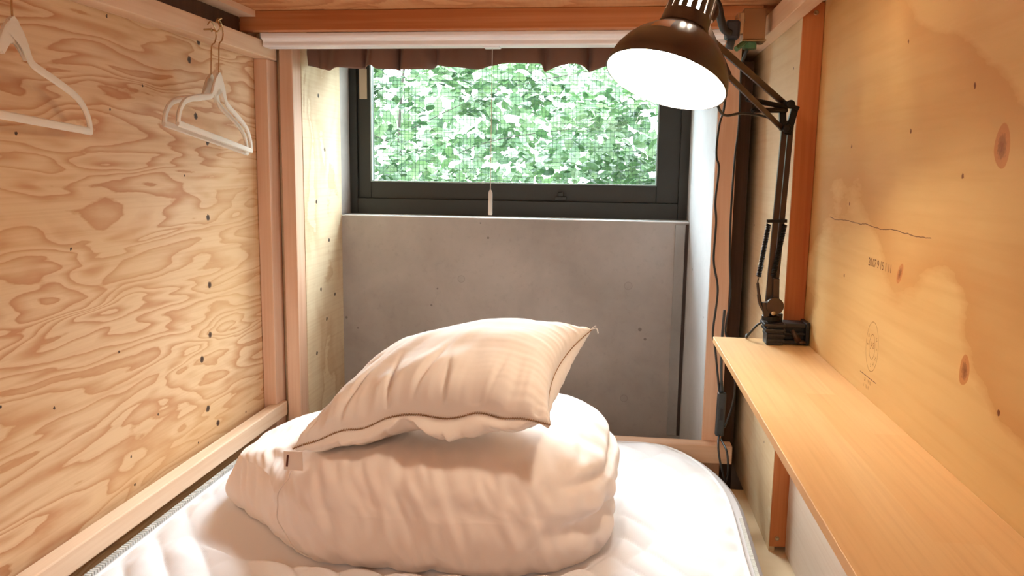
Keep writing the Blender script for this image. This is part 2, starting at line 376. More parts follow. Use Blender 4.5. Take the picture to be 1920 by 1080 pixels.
# ------------------------------------------------------------------ window
win = bpy.data.objects.new('window_1', None); COL.objects.link(win); win.location = (-0.3, YW+.08, -0.138); tag(win, kind='structure')
YF = YW+.085
def ring(bm, x0, x1, z0, z1, t, y0, y1, tb=None, tl=None, tr=None):
    tb = tb or t; tl = tl or t; tr = tr or t
    box(bm, x0, x0+tl, y0, y1, z0, z1); box(bm, x1-tr, x1, y0, y1, z0, z1)
    box(bm, x0+tl, x1-tr, y0, y1, z0, z0+tb); box(bm, x0+tl, x1-tr, y0, y1, z1-t, z1)
bm = B(); ring(bm, -.835, .235, -.150, .43, .045, YF, YF+.08, .062, .066, .052); obj('window_frame', bm, M_alu, win, bevel=.0015)
bm = B(); ring(bm, -.770, .184, -.0885, .386, .045, YF+.012, YF+.05, .0495, .040, .063); sash = obj('window_sash', bm, M_alu, win, bevel=.0015)
bm = B(); ring(bm, -.730, .121, -.039, .345, .004, YF+.008, YF+.02); obj('gasket', bm, plain('gasket_pale', lin(150, 166, 160), 0.5), win)
obj('pane', box(B(), -.728, .119, YF+.024, YF+.027, -.037, .342), M_glass, win)
bm = B(); z = -.03
xs = -.722
while xs < .115: box(bm, xs-.0004, xs+.0004, YF+.040, YF+.0408, -.038, .341); xs += .0112
while z < .34: box(bm, -.728, .119, YF+.0409, YF+.0417, z-.0004, z+.0004); z += .0112
obj('insect_screen', bm, M_wire, win)
bm = B(); box(bm, -.762, -.739, YF+.008, YF+.0119, .205, .292); obj('paper_label', bm, plain('label_beige', lin(205, 190, 165), 0.8), win)
bm = B(); box(bm, -.172, -.138, YF-.004, YF+.012, -.083, -.073); box(bm, -.163, -.147, YF-.001, YF+.012, -.073, -.060); obj('latch', bm, M_alu, win, bevel=.002)
# drip ledge + white bead on the concrete edge
bm = B(); box(bm, -.79, .2095, YW-.003, YF, -.1375, -.1345); obj('window_sill', bm, M_caulk, win, bevel=.001)

# ------------------------------------------------------------------ outside tree
def leaf(bm, p, size, nrm, roll_):
    a, u, v = frame_of(nrm); d = u*math.cos(roll_)+v*math.sin(roll_); e = a.cross(d)
    ps = [p-d*size*.5, p-d*size*.22+e*size*.30+a*size*.05, p+d*size*.18+e*size*.27+a*size*.03, p+d*size*.5-a*size*.07, p+d*size*.18-e*size*.27+a*size*.03, p-d*size*.22-e*size*.30+a*size*.05]
    q = [bm.verts.new(x) for x in ps]; m = bm.verts.new(p)
    for i in range(6): bm.faces.new((q[i], q[(i+1) % 6], m))
tree = thing('leafy_tree', (-.6, 5.2, -1.3), 'sunlit green leafy tree seen outside through the window', 'tree')
bm = B(); rnd = random.Random(3)
clumps = []
for i in range(230):
    clumps.append((Vector((rnd.uniform(-3.1, 1.9), rnd.uniform(4.1, 5.9), rnd.uniform(-1.1, 1.05))), rnd.uniform(.12, .30)))
for c0, rr in clumps:
    for k in range(62):
        d = Vector((rnd.gauss(0, 1), rnd.gauss(0, 1), rnd.gauss(0, .75))); d = d.normalized()*rr*rnd.uniform(.5, 1.05)
        up = Vector((rnd.gauss(0, .5), rnd.gauss(-.25, .5), 1)).normalized()
        leaf(bm, c0+d, rnd.uniform(.05, .10), up, rnd.uniform(0, 6.28))
obj('foliage', bm, M_leaf, tree)
bm = B()
tube(bm, smoothpath([(-1.5, 5.9, -1.3), (-1.45, 5.95, -.5), (-1.6, 5.9, .2), (-1.5, 5.9, 1.2)]), .010)
for k in range(9):
    z0 = -.6+k*.18; sg = 1 if k % 2 else -1
    tube(bm, smoothpath([(-1.5, 5.9, z0), (-1.5+sg*.6, 5.6+.1*(k % 3), z0+.25), (-1.5+sg*1.3, 5.4, z0+.35)]), .003, 6)
obj('branches', bm, M_bark, tree, smooth=True)
tag(obj('garden_ground', box(B(), -8, 8, YW+.25, 14, -1.5, -1.4), plain('garden_soil', lin(70, 90, 50), 0.9)), kind='structure')
hedge = thing('garden_hedge', (-.5, 7.2, -1.4), 'shaded dense hedge far outside, behind the leafy tree', 'hedge')
bm = B()
for i in range(4200):
    p = Vector((rnd.uniform(-4.4, 2.6), rnd.uniform(6.9, 7.7), rnd.uniform(-1.4, 1.15)))
    leaf(bm, p, rnd.uniform(.10, .18), Vector((rnd.gauss(0, .5), -1+rnd.gauss(0, .5), rnd.gauss(.5, .5))), rnd.uniform(0, 6.28))
obj('foliage', bm, M_leaf, hedge)
bm = B()
for k in range(12): tube(bm, [(-4.2+k*.58, 7.6, -1.4), (-4.1+k*.58, 7.6, -.2)], .015, 6)
obj('stems', bm, M_bark, hedge)

# ------------------------------------------------------------------ bunk frame
bunk = thing('bunk_bed', (-.3, .9, -.75), 'pale pine bunk bed frame of posts, rails and beams around the mattress', 'bunk bed')
obj('platform', box(B(), XL+.001, XR-.001, -0.9, 1.885, -.768, -.75), M_panel, bunk)
obj('rail', box(B(), -.857, -.827, -0.9, 1.93, -.638, -.600), M_ly, bunk, bevel=.0025)
obj('rail', box(B(), XL+.001, -.830, -0.9, 1.93, .258, .2955), M_ly, bunk, bevel=.0015)
obj('rail', box(B(), .301, .3305, -0.9, YP-.0005+.60, .2825, .324), M_ly, bunk, bevel=.0015)
obj('batten_and_shade', box(B(), XL+.001, -.822, -0.9, 1.80, .338, .3515), M_ly, bunk)
obj('batten_and_shade', box(B(), .3305, XR-.001, -0.9, YP-.001, .312, .3515), M_ly, bunk)
obj('batten_and_shade', box(B(), XL+.0005, XL+.010, -0.9, 1.80, .2965, .3375), M_dark, bunk)  # no batten: dark strip paints the wall's shade between left rail and ceiling
p = obj('post', box(B(), XL+.001, -.838, 1.888, 1.950, -.749, .2575), M_lz, bunk, bevel=.0015)
obj('post', box(B(), -.825, -.791, 1.9305, 1.984, -.90, .351), M_lz, bunk, bevel=.0015)
obj('filler_strip', box(B(), -.838, -.826, 1.951, 1.984, -.90, .351), M_niche, bunk)
obj('post', box(B(), .232, .278, 1.9305, 1.975, -.90, .351), M_lz, bunk, bevel=.0015)
obj('post', box(B(), .3315, XR-.0005, YP, YP+.032, -.740, .311), M_post, bunk, bevel=.0012)
obj('dark_strip', box(B(), .2785, .318, 2.0, 2.03, -.90, .262), M_dark, bunk)
obj('beam', box(B(), XL+.0115, .3005, 1.80, 1.83, .308, .3515), M_lx, bunk, bevel=.0015)
obj('back_rail', box(B(), -.790, .300, 1.889, 1.9295, -.690, -.646), M_lx2, bunk, bevel=.002)
obj('lower_panel', box(B(), .3625, XR-.0006, -0.9, YP-.001, -.749, -.33), M_lowpanel, bunk)
for (x, y, z) in ((.354, YP, .292), (.346, YP, -.722)):
    bm = B(); lathe(bm, (x, y+.001, z), (0, -1, 0), [(0, .0045), (.002, .0045), (.0028, .003), (.0015, .0016), (.0012, .0001)], 16); obj('screw', bm, M_screw, bunk, smooth=True)
# ------------------------------------------------------------------ wall stamps (printed on the right plywood)
def text(body, size, y, z, mat, rotx=0.0, squeeze=1.0, parent=None, name='ink_stamp'):
    cu = bpy.data.curves.new(name, 'FONT'); cu.body = body; cu.size = size; cu.align_x = 'CENTER'; cu.align_y = 'CENTER'; cu.extrude = 0.0
    o = bpy.data.objects.new(name, cu); COL.objects.link(o)
    bpy.context.view_layer.update()
    me = bpy.data.meshes.new_from_object(o); COL.objects.unlink(o); bpy.data.objects.remove(o)
    # text x -> -Y (reads left to right from inside), text y -> Z
    Mx = Matrix(((0, 0, -1, XR-.0004), (-1, 0, 0, y), (0, 1, 0, z), (0, 0, 0, 1))) @ Matrix.Rotation(rotx, 4, 'Z') @ Matrix.Diagonal((squeeze, 1, 1, 1))
    me.transform(Mx); me.materials.append(mat)
    q = bpy.data.objects.new(name, me); COL.objects.link(q); q.parent = parent
    if parent is not None: q.location = -wloc(parent)
    return q
text('20.07 9 15 1 11', .0165, 1.162, -.1235, M_ink, 0, .95, wr, 'date_stamp')
bm = B()
def oval(bm, y, z, a, b, t):
    n = 40; A = []; Bq = []
    for i in range(n):
        q = 2*math.pi*i/n
        A.append(bm.verts.new((XR-.0004, y+a*math.cos(q), z+b*math.sin(q)))); Bq.append(bm.verts.new((XR-.0004, y+(a-t)*math.cos(q), z+(b-t)*math.sin(q))))
    for i in range(n): bm.faces.new((A[i], A[(i+1) % n], Bq[(i+1) % n], Bq[i]))
oval(bm, 1.166, -.240, .027, .036, .0009); oval(bm, 1.166, -.240, .013, .018, .0009)
obj('oval_stamp', bm, M_ink2, wr)
text('JAS', .0125, 1.166, -.238, M_ink2, 0, .9, wr, 'stamp_letters')
for i in range(12):
    q = 2*math.pi*i/12
    if abs(math.sin(q)) < 0.99 or True: text(random.choice('HOEMNIS'), .0075, 1.166+.020*math.cos(q), -.240+.027*math.sin(q), M_ink2, -q-math.pi/2, 1, wr, 'stamp_letters') if i in (0, 1, 5, 6, 7, 8, 9) else None
bm = B(); box(bm, 1.0, 1.0001, 0, 0, 0, 0) if False else None
def yzrect(bm, y0, y1, z0, z1):
    q = [bm.verts.new((XR-.0004, y, z)) for y, z in ((y0, z0), (y1, z0), (y1, z1), (y0, z1))]; bm.faces.new(q)
yzrect(bm, 1.138, 1.210, -.2865, -.2855); obj('stamp_rule', bm, M_tagk, wr)
bm = B(); rs = random.Random(5)
for r_ in range(3):
    y = 1.208
    while y > 1.142:
        wd = rs.uniform(.003, .007)
        if rs.random() < .85: yzrect(bm, y-wd, y, -.2925-r_*.0075-.0022, -.2925-r_*.0075+.0022)
        y -= wd+rs.uniform(.0015, .004)
bm.free()
text('21  1 9 10', .0075, 1.174, -.2925, M_ink2, 0, 1, wr, 'grade_stamp'); text('1  15  K', .0075, 1.178, -.301, M_ink2, 0, 1, wr, 'grade_stamp')

# ------------------------------------------------------------------ mattress
def sstep(a, b, x):
    t = max(0, min(1, (x-a)/(b-a))); return t*t*(3-2*t)
mat_t = thing('mattress', (-.29, .8, -.75), 'white quilted mattress with a zipped cover lying on the bunk', 'mattress')
ZT = -.640
def xl(y):
    if y < 1.62: return -.794
    t = min((y-1.62)/.262, 1); return -.794+.10*(1-math.sqrt(max(0, 1-t*t)))
def xr(y):
    if y < 1.54: return .240+.004*math.sin(y*9)
    t = min((y-1.54)/.342, 1); return .240+.004*math.sin(1.54*9)-.15*(1-math.sqrt(max(0, 1-t*t)))
NX, NY = 250, 600; Y0, Y1 = -.85, 1.882
vs, fs = [], []
ys = [Y0+(Y1-Y0)*(j/NY)**.8 for j in range(NY+1)]
for y in ys:
    a, b = xl(y), xr(y)
    for i in range(NX+1):
        x = a+(b-a)*i/NX
        e = min(x-a, b-x); ey = Y1-y; ed = min(e, ey)
        k = min(1, ed/.05); dome = .008*math.sin(k*math.pi/2)-.008
        p = math.pi*(x*1.0+y*.75)/.075; q = math.pi*(x*1.0-y*.75+.03*math.sin(y*5))/.15
        puff = .0125*(abs(math.sin(p))**.6)*(.45+.55*abs(math.sin(q))**.5)-.004
        wr_ = noise.noise(Vector((x*22, y*22, 0)))*.0016+noise.noise(Vector((x*6, y*6, 3)))*.004+noise.noise(Vector((x*60, y*30, 5)))*.0007
        fl = .006*math.exp(-((e-.012)/.01)**2)*math.sin(y*70+noise.noise(Vector((y*8, 0, 0)))*5)*.35
        zz = ZT+dome+(puff+wr_)*k+fl
        fp = (abs(x+.362)/.392)**3.4+(abs(y-1.452)/.283)**3.4      # pressed flat under the duvet
        zz += (min(zz, -.6475)-zz)*(1-sstep(.92, 1.12, fp))
        vs.append((x, y, zz))
for j in range(NY):
    for i in range(NX):
        a = j*(NX+1)+i; fs.append((a, a+1, a+NX+2, a+NX+1))
# skirt of the pad top down to the tape
n0 = len(vs)
edge = [j*(NX+1) for j in range(NY+1)] + [NY*(NX+1)+i for i in range(1, NX+1)] + [j*(NX+1)+NX for j in range(NY-1, -1, -1)]
for e in edge: vs.append((vs[e][0], vs[e][1], vs[e][2]-.022))
for k in range(len(edge)-1): fs.append((edge[k+1], edge[k], n0+k, n0+k+1))
obj('quilted_pad', (vs, fs), M_pad, mat_t, smooth=True)
def outline(off, n=200, y0=Y0):
    L = []
    yy = [y0+(1.882-y0)*i/n for i in range(n+1)]
    for y in yy: L.append(Vector((xl(y), y, 0)))
    for i in range(1, 40): L.append(Vector((xl(1.882)+(xr(1.882)-xl(1.882))*i/40, 1.882, 0)))
    for y in yy[::-1]: L.append(Vector((xr(y), y, 0)))
    out = []
    for i, p in enumerate(L):
        t = (L[min(i+1, len(L)-1)]-L[max(i-1, 0)]); t.normalize(); nrm = Vector((-t.y, t.x, 0))
        # keep the back edge clear of the back rail
        q = p+nrm*off; q.y = min(q.y, 1.882+min(off, .006)*0.9); out.append(q)
    return out
def strip(profile):
    """profile: list of (offset, z)"""
    bm = B(); rows = [[bm.verts.new((q.x, q.y, z)) for q in outline(o)] for o, z in profile]
    for a, b in zip(rows, rows[1:]):
        for i in range(len(a)-1): bm.faces.new((a[i], a[i+1], b[i+1], b[i]))
    return bm
obj('cover_tape', strip([(-.001, -.655), (.008, -.653), (.022, -.656)]), M_tape, mat_t, smooth=True)
obj('side_border', strip([(.021, -.656), (.030, -.662), (.032, -.67), (.032, -.749)]), M_border, mat_t, smooth=True)
# zipper teeth along the left edge and the right edge
obj('piping', tube(B(), [q+Vector((0, 0, -.6475)) for q in outline(.001)], .0038, 8), M_pad, mat_t, smooth=True)
bm = B()
y = 0.35
while y < 1.75:
    x = xl(y)-.0225; box(bm, x-.0050, x+.0050, y-.0020, y+.0020, -.6555, -.6490); y += .0070
tube(bm, [(xl(y)-.0225, y, -.654) for y in [0.3+i*.1 for i in range(15)]], .0018, 6)
obj('zipper', bm, M_zip, mat_t)
bm = B()
y = 0.35
while y < 1.5:
    x = xr(y)+.017; box(bm, x-.003, x+.003, y-.0013, y+.0013, -.6545, -.6515); y += .0045
obj('zipper', bm, M_zip, mat_t)

def nz(x, y, z, s=0): return noise.noise(Vector((x, y, z+s*17.3)))
# ------------------------------------------------------------------ pillow
PC = dict(FL=Vector((-.513, 1.212, -.459)), FR=Vector((-.087, 1.200, -.390)), BR=Vector((-.034, 1.500, -.297)), BL=Vector((-.455, 1.56, -.405)))
def seam_base(u, v):
    a, b = (u+1)/2, (v+1)/2
    p = (PC['FL']*(1-a)+PC['FR']*a)*(1-b)+(PC['BL']*(1-a)+PC['BR']*a)*b
    # sides curve inwards between the corners
    eu, ev = 1-u*u, 1-v*v
    inn = Vector((0, 0, 0))
    inn += Vector((-u*.030*ev*abs(u)**3, 0, 0)); inn += Vector((0, -v*.026*eu*abs(v)**3, 0))
    # front seam lifts and waves
    fr = sstep(.2, 1, -v)
    wave = .026*eu + .010*math.exp(-((u+.10)/.13)**2) - .008*math.exp(-((u-.12)/.12)**2) + .004*math.sin(u*17)*eu
    inn.z += fr*wave
    # whole pillow domes over the duvet
    inn.z += .030*eu*ev
    return p+inn
def pillow_point(u, v, s):
    p = seam_base(u, v)
    eu, ev = max(0, 1-u*u), max(0, 1-v*v)
    prof = (eu**.46)*(ev**.46)
    H = .086 if s > 0 else .088
    ed = min(1-abs(u), 1-abs(v))
    h = H*prof
    if s > 0:
        h *= .90+.10*sstep(.2, -.8, u)
    else:
        # underside pinch where it rests on the duvet ridge (two lobes in front)
        h *= 1-.50*math.exp(-((u+.12)/.14)**2)*sstep(0, -1, v)
    n_ = Vector((u*.22, -.22+.10*v, 1.0)).normalized() if s > 0 else Vector((u*.55, -.15+.75*v, -1.0)).normalized()
    # gathers running in from the seams
    f1 = 1+v; f2 = 1-abs(u); g1 = math.exp(-f1/.34); g2 = math.exp(-f2/.28)
    fade = min(1, ed/.035)
    wv = .0115*g1*nz(u*9+v*.8, v*1.6, 0, 1+s)+.0055*g1*nz(u*19, v*1.5, 0, 2)+.0036*g2*nz(u*2, v*14, 0, 3)+.0030*math.exp(-(1-v)/.3)*nz(u*12, v*2, 0, 4)
    # longer drag folds on the top left
    wv += .0105*nz(u*5.5-v*2.6, v*1.2+u*.8, 0, 5)*sstep(.8, -.6, u)*sstep(.9, -.2, v)
    wv += .0045*nz(u*3, v*3, 0, 6)
    # sharp creases
    for (u0, sl, wd, am, vc, vl) in ((-.56, .16, .022, .009, -.62, .36), (-.30, -.10, .020, .007, -.70, .3), (-.02, .12, .026, .008, -.62, .34), (.12, -.14, .018, .006, -.75, .25), (.52, .05, .02, .004, -.8, .22), (-.78, .30, .02, .006, -.5, .4)):
        dx = (u-(u0+sl*(v+.6)))/wd
        wv -= 1.7*am*math.exp(-dx*dx)*math.exp(-((v-vc)/vl)**2)*(1 if s > 0 else .5)
    return p+n_*(h+wv*fade*.95)
# how low the pillow's underside hangs, so the duvet can give way beneath it
UNDER = {}
for i in range(261):
    for j in range(241):
        q = pillow_point(i/130-1, j/120-1, -1)
        for a in (-1, 0, 1):
            for b in (-1, 0, 1):
                kk = (round(q.x/.008)+a, round(q.y/.008)+b)
                if kk not in UNDER or UNDER[kk] > q.z: UNDER[kk] = q.z
# ------------------------------------------------------------------ duvet
def nz(x, y, z, s=0): return noise.noise(Vector((x, y, z+s*17.3)))
def duvet_point(d):
    """d = unit-ish cube direction -> world point"""
    n = 4.0
    k = (abs(d.x)**n+abs(d.y)**n+abs(d.z)**2.8)**(-1/3.5)
    x, y, z = d.x*k, d.y*k, d.z*k
    X = -.352+.374*x; Yy = 1.45+.275*y
    # plan: front left corner swept back, front right less so
    fl = sstep(.25, 1, -x)*sstep(0, 1, -y)
    Yy += .15*fl; X += .02*fl
    X += .080*sstep(.35, 1, -x)*sstep(-.5, .9, z)-.026*sstep(.5, 1, -x)*sstep(-.1, -.6, z)+.014*sstep(.5, 1, x)*sstep(-.1, -.6, z)
    fr = sstep(.6, 1, x)*sstep(0, 1, -y); Yy += .02*fr
    # height field
    top = .098
    top += .012*sstep(.3, 1, x)*sstep(0, 1, y)      # hump at the back right
    top -= .060*sstep(.25, 1, -x)
    top -= .020*math.exp(-((x+.05)/.5)**2-((y+.15)/.6)**2)   # pressed in under the pillow
    Z = -.548+(top if z > 0 else .150)*z
    # sag: the front fold bulges near its lower third
    if y < 0: Yy -= .018*math.exp(-((z+.35)/.5)**2)*(-y)
    p = Vector((X, Yy, Z))
    nn = Vector((x*.7, y, z*1.3)).normalized()
    fr_ = sstep(.1, .8, -y)
    s_ = z*.10 - y*.02     # arc position up the front
    # wrinkles running up and down the front fold
    amp = .35+.65*nz(X*5, s_*12, 1)
    w1 = nz(X*24+nz(X*6, s_*30, 0, 2)*1.2, s_*13, 0)
    w2 = nz(X*55+s_*30, s_*24, 4)
    dd = (.0085*(abs(w1)**1.15*(1 if w1 > 0 else -1))*(.6+amp)+.0045*w2+.0048*nz(X*34+Yy*20, z*2.6, 2, 12))*(.35+.65*fr_)
    dd += .007*nz(X*3.5, Yy*3.5, Z*5, 3)
    # bottom ruffles
    lowk = math.exp(-((z+.85)/.25)**2); dd += .006*lowk*nz(X*16, Yy*16, 0, 6)*1.4
    # right end: folded layers with a valley between them
    re = sstep(.62, 1, x)
    dd -= .030*re*math.exp(-((z+.28+.12*y)/.13)**2)
    dd -= .014*re*math.exp(-((z-.38+.1*y)/.10)**2)
    dd += .006*re*nz(0, Yy*22, Z*26, 8)
    le = sstep(.6, 1, -x); dd += .007*le*nz(0, Yy*14, Z*22, 9)
    p += nn*dd
    p.z = max(p.z, -.6445)
    pz = UNDER.get((round(p.x/.008), round(p.y/.008)))
    if pz is not None and p.z > pz-.003: p.z = pz-.003
    return p
def cubesphere(N, fn):
    vs, fs, idx = [], [], {}
    def vid(v):
        key = (round(v.x*1e4), round(v.y*1e4), round(v.z*1e4))
        if key not in idx: idx[key] = len(vs); vs.append(fn(v))
        return idx[key]
    for ax in range(3):
        for sg in (-1, 1):
            g = []
            for i in range(N+1):
                row = []
                for j in range(N+1):
                    a, b = math.tan((i/N-.5)*math.pi/2), math.tan((j/N-.5)*math.pi/2)
                    c3 = [0, 0, 0]; c3[ax] = sg; c3[(ax+1) % 3] = a; c3[(ax+2) % 3] = b
                    row.append(vid(Vector(c3)))
                g.append(row)
            for i in range(N):
                for j in range(N):
                    q = (g[i][j], g[i+1][j], g[i+1][j+1], g[i][j+1]); fs.append(q if sg > 0 else q[::-1])
    return vs, fs
duvet = thing('duvet', (-.355, 1.46, -.64), 'white folded duvet lying on the mattress under the pillow', 'duvet')
obj('duvet_body', cubesphere(160, duvet_point), M_duvet, duvet, smooth=True)
def duv_at(x, z, off=.0012):
    d = Vector((x, -1.0, z)); p = duvet_point(d); q = duvet_point(Vector((x, -1.001, z)))
    c0 = Vector((-.355, 1.46, -.56)); return p + (p-c0).normalized()*off
path = smoothpath([duv_at(-.60+.05*sstep(-1, 1, -t)+.22*(max(0, t)**2)*1.0, .9-1.75*(t+1)/2) for t in [-1+i*.1 for i in range(21)]], 3)
obj('piping', tube(B(), path, .0013, 6), M_duvet, duvet, smooth=True)

NU, NV = 190, 170
vs, fs = [], []
def par(i, n):
    t = i/n*2-1; return math.sin(t*math.pi/2)*.55+t*.45
for s_ in (1, -1):
    base = len(vs)
    for j in range(NV+1):
        for i in range(NU+1): vs.append(pillow_point(par(i, NU), par(j, NV), s_))
    for j in range(NV):
        for i in range(NU):
            a = base+j*(NU+1)+i; q = (a, a+1, a+NU+2, a+NU+1); fs.append(q if s_ > 0 else q[::-1])
pillow = thing('pillow', (-.28, 1.36, -.46), 'plump white pillow with a visible edge seam lying on top of the duvet', 'pillow')
pb = obj('pillow_body', (vs, fs), M_pillow, pillow, smooth=True)
md = pb.modifiers.new('weld', 'WELD'); md.merge_threshold = .0002
# overlocked seam: stitches all the way round
loop = [(-1+2*i/150, -1) for i in range(151)]+[(1, -1+2*i/110) for i in range(1, 111)]
bm = B(); pts = [seam_base(u, v) for u, v in loop]
pts = [p+Vector((.0005 if abs(l[0]) >= 1 else 0, -.0012, 0)) for p, l in zip(pts, loop)]
tube(bm, pts, .0008, 5)
dist = 0
for a, b in zip(pts[:150], pts[1:151]):
    t = (b-a); L_ = t.length; t.normalize(); m = (a+b)/2; up = Vector((0, -.3, 1)).cross(t).cross(t)
    sgn = Vector((0, 0, 1))*.0024
    tube(bm, [m-sgn*.9+t*.0008, m+Vector((0, -.0012, 0)), m+sgn-t*.0008], .00045, 4)
obj('seam', bm, M_seam, pillow)
bm = B(); e = PC['BR']
tube(bm, smoothpath([e+Vector((-.004, -.002, 0)), e+Vector((.006, 0, .003)), e+Vector((.010, -.002, .002)), e+Vector((.0125, -.003, -.006))]), .0011, 6)
tube(bm, smoothpath([e+Vector((-.002, -.002, 0)), e+Vector((.004, 0, .006)), e+Vector((.008, -.002, .008))]), .0008, 6)
obj('loose_thread', bm, M_pillow, pillow, smooth=True)
F = PC['FL']
bm = B(); box(bm, F.x-.012, F.x+.020, F.y-.0075, F.y-.0065, F.z-.034, F.z-.002); ct = obj('care_tag', bm, M_tagw, pillow)
bm = B(); obox(bm, (F.x-.0070, F.y-.0082, F.z-.028), (F.x-.0045, F.y-.0082, F.z-.008), .0032, .0006, (1, 0, 0)); obj('tag_print', bm, M_tagk, ct)

# ------------------------------------------------------------------ wall shelf
sh = thing('wall_shelf', (.286, .7, -.327), 'long narrow pine shelf fixed along the right plywood wall', 'shelf')
obj('shelf_board', box(B(), .2005, XR-.0005, -.80, YP-.0005+.0, -.327, -.315), M_shelf, sh, bevel=.001)

# ------------------------------------------------------------------ desk lamp
lamp = thing('desk_lamp', (.33, 1.54, -.315), 'black swing arm desk lamp, switched on, clamped to the end of the shelf', 'lamp')
C0 = Vector((.0655, 1.15, .1265))
VD = C0.normalized(); LR = (R2-VD*R2.dot(VD)).normalized(); LU = LR.cross(VD)
AX = (.905*(.285*LR+.955*LU)+.40*VD).normalized()
prof = [(0, .0850), (.010, .0843), (.024, .080), (.038, .0725), (.051, .0625), (.062, .0505), (.070, .0400), (.075, .0345)]
inner = [(t-.0005 if t else .001, r_-.0022) for t, r_ in prof[::-1]]
bm = B(); lathe(bm, C0, AX, [(-.0015, .0840), (-.001, .0860)]+prof, 64); obj('lamp_shade', bm, M_lampblk, lamp, smooth=True)
bm = B(); lathe(bm, C0, AX, inner+[(-.0015, .0840)], 64); obj('reflector', bm, M_inner, lamp, smooth=True)
# vented neck: solid band, ribs, solid cap
bm = B()
lathe(bm, C0, AX, [(.075, .0345), (.095, .0335), (.095, .0315), (.075, .0325)], 48)
lathe(bm, C0, AX, [(.146, .0305), (.156, .0300), (.166, .024), (.169, .001)], 48)
for k in range(16):
    a0 = 2*math.pi*k/16
    lathe(bm, C0, AX, [(.0945, .0335), (.147, .0305)], 6, a0=a0, a1=a0+2*math.pi/16*.62)
    lathe(bm, C0, AX, [(.0945, .0315), (.147, .0285)], 6, a0=a0, a1=a0+2*math.pi/16*.62)
lathe(bm, C0, AX, [(.0755, .0355), (.0795, .0355)], 48)
obj('vented_neck', bm, M_lampblk, lamp, smooth=True, auto=40)
bm = B(); lathe(bm, C0, AX, [(.010, .0008), (.012, .014), (.020, .025), (.033, .029), (.047, .026), (.060, .018), (.080, .0165), (.142, .0165), (.143, .0005)], 32); obj('bulb', bm, M_bulb, lamp, smooth=True)
# maker's sticker on the shade
a_, u_, v_ = frame_of(AX)
def shade_pt(t, ang, off=.0006):
    for (t0, r0), (t1, r1) in zip(prof, prof[1:]):
        if t0 <= t <= t1: r = r0+(r1-r0)*(t-t0)/(t1-t0); break
    return C0+a_*t+(u_*math.cos(ang)+v_*math.sin(ang))*(r+off)
want = (-VD*1.0 - .42*LR).normalized(); angc = math.atan2(want.dot(v_), want.dot(u_))
bm = B(); g = [[bm.verts.new(shade_pt(.040+.020*j/4, angc+(i-3)*.065)) for i in range(7)] for j in range(5)]
for j in range(4):
    for i in range(6): bm.faces.new((g[j][i], g[j][i+1], g[j+1][i+1], g[j+1][i]))
obj('sticker', bm, M_sticker, lamp, smooth=True)
# arms
bm = B(); obox(bm, (.122, 1.212, .196), (.292, 1.500, .126), .007, .010, (0, 1, 0)); obox(bm, (.150, 1.212, .146), (.294, 1.500, .080), .006, .008, (0, 1, 0)); obj('upper_arm', bm, M_arm, lamp, bevel=.001)
bm = B(); obox(bm, (.298, 1.505, .095), (.290, 1.520, -.262), .0100, .009, (1, 0, 0)); obox(bm, (.3095, 1.508, .095), (.3015, 1.523, -.262), .0095, .009, (1, 0, 0)); obj('lower_arm', bm, M_arm, lamp, bevel=.001)
bm = B()
obox(bm, (.290, 1.498, .128), (.294, 1.498, .078), .008, .012, (0, 1, 0)); obox(bm, (.313, 1.500, .118), (.303, 1.502, .070), .010, .012, (0, 1, 0))
obox(bm, (.286, 1.496, .128), (.318, 1.496, .114), .010, .008, (0, 1, 0)); lathe(bm, (.302, 1.490, .122), (0, -1, 0), [(0, .0075), (.008, .0075), (.009, .004), (.009, .0001)], 16)
lathe(bm, (.299, 1.492, .080), (0, -1, 0), [(0, .0075), (.008, .0075), (.009, .004), (.009, .0001)], 16)
obj('elbow_joint', bm, M_spring, lamp, bevel=.0008)
def coil(bm, p0, p1, R, turns, wire):
    p0, p1 = Vector(p0), Vector(p1); a, u, v = frame_of(p1-p0); L_ = (p1-p0).length; n = turns*8
    pts = [p0+a*L_*i/n+(u*math.cos(2*math.pi*i/8)+v*math.sin(2*math.pi*i/8))*R for i in range(n+1)]
    tube(bm, pts, wire, 4)
for p0, p1 in (((.212, 1.385, .122), (.296, 1.49, .117)), ((.222, 1.385, .104), (.296, 1.49, .112))):
    bm = B(); coil(bm, p0, p1, .0036, 46, .0011); tube(bm, [p0, p1], .0022, 6); obj('spring', bm, M_spring, lamp, smooth=True)
for p0, p1 in (((.2815, 1.508, -.090), (.2690, 1.508, -.187)), ((.3095, 1.506, -.090), (.2945, 1.506, -.187))):
    bm = B(); coil(bm, p0, p1, .0038, 34, .0012); tube(bm, [p0, p1], .0024, 6); obj('spring', bm, M_spring, lamp, smooth=True)
bm = B(); obox(bm, (.2775, 1.506, -.0845), (.3125, 1.506, -.0835), .007, .006, (0, 1, 0)); obj('spring_bar', bm, M_spring, lamp)
bm = B()
tube(bm, smoothpath([(.269, 1.508, -.190), (.2685, 1.510, -.200), (.272, 1.512, -.222), (.276, 1.514, -.238), (.284, 1.516, -.252)]), [.0012]*8+[.0025]*8+[.0035]*17, 6)
lathe(bm, (.3005, 1.506, -.240), (0, 1, 0), [(-.006, .0001), (-.006, .0155), (.018, .0155), (.018, .0001)], 24)
obox(bm, (.301, 1.513, -.19), (.303, 1.513, -.235), .011, .012, (1, 0, 0)); obox(bm, (.283, 1.513, -.235), (.288, 1.513, -.262), .010, .012, (1, 0, 0))
obj('pivot', bm, M_arm, lamp, smooth=True, auto=35)
bm = B(); lathe(bm, (.297, 1.498, -.2525), (0, -1, 0), [(0, .004), (.003, .004), (.004, .002), (.004, .0001)], 12); obj('pivot_screw', bm, M_screw, lamp, smooth=True)
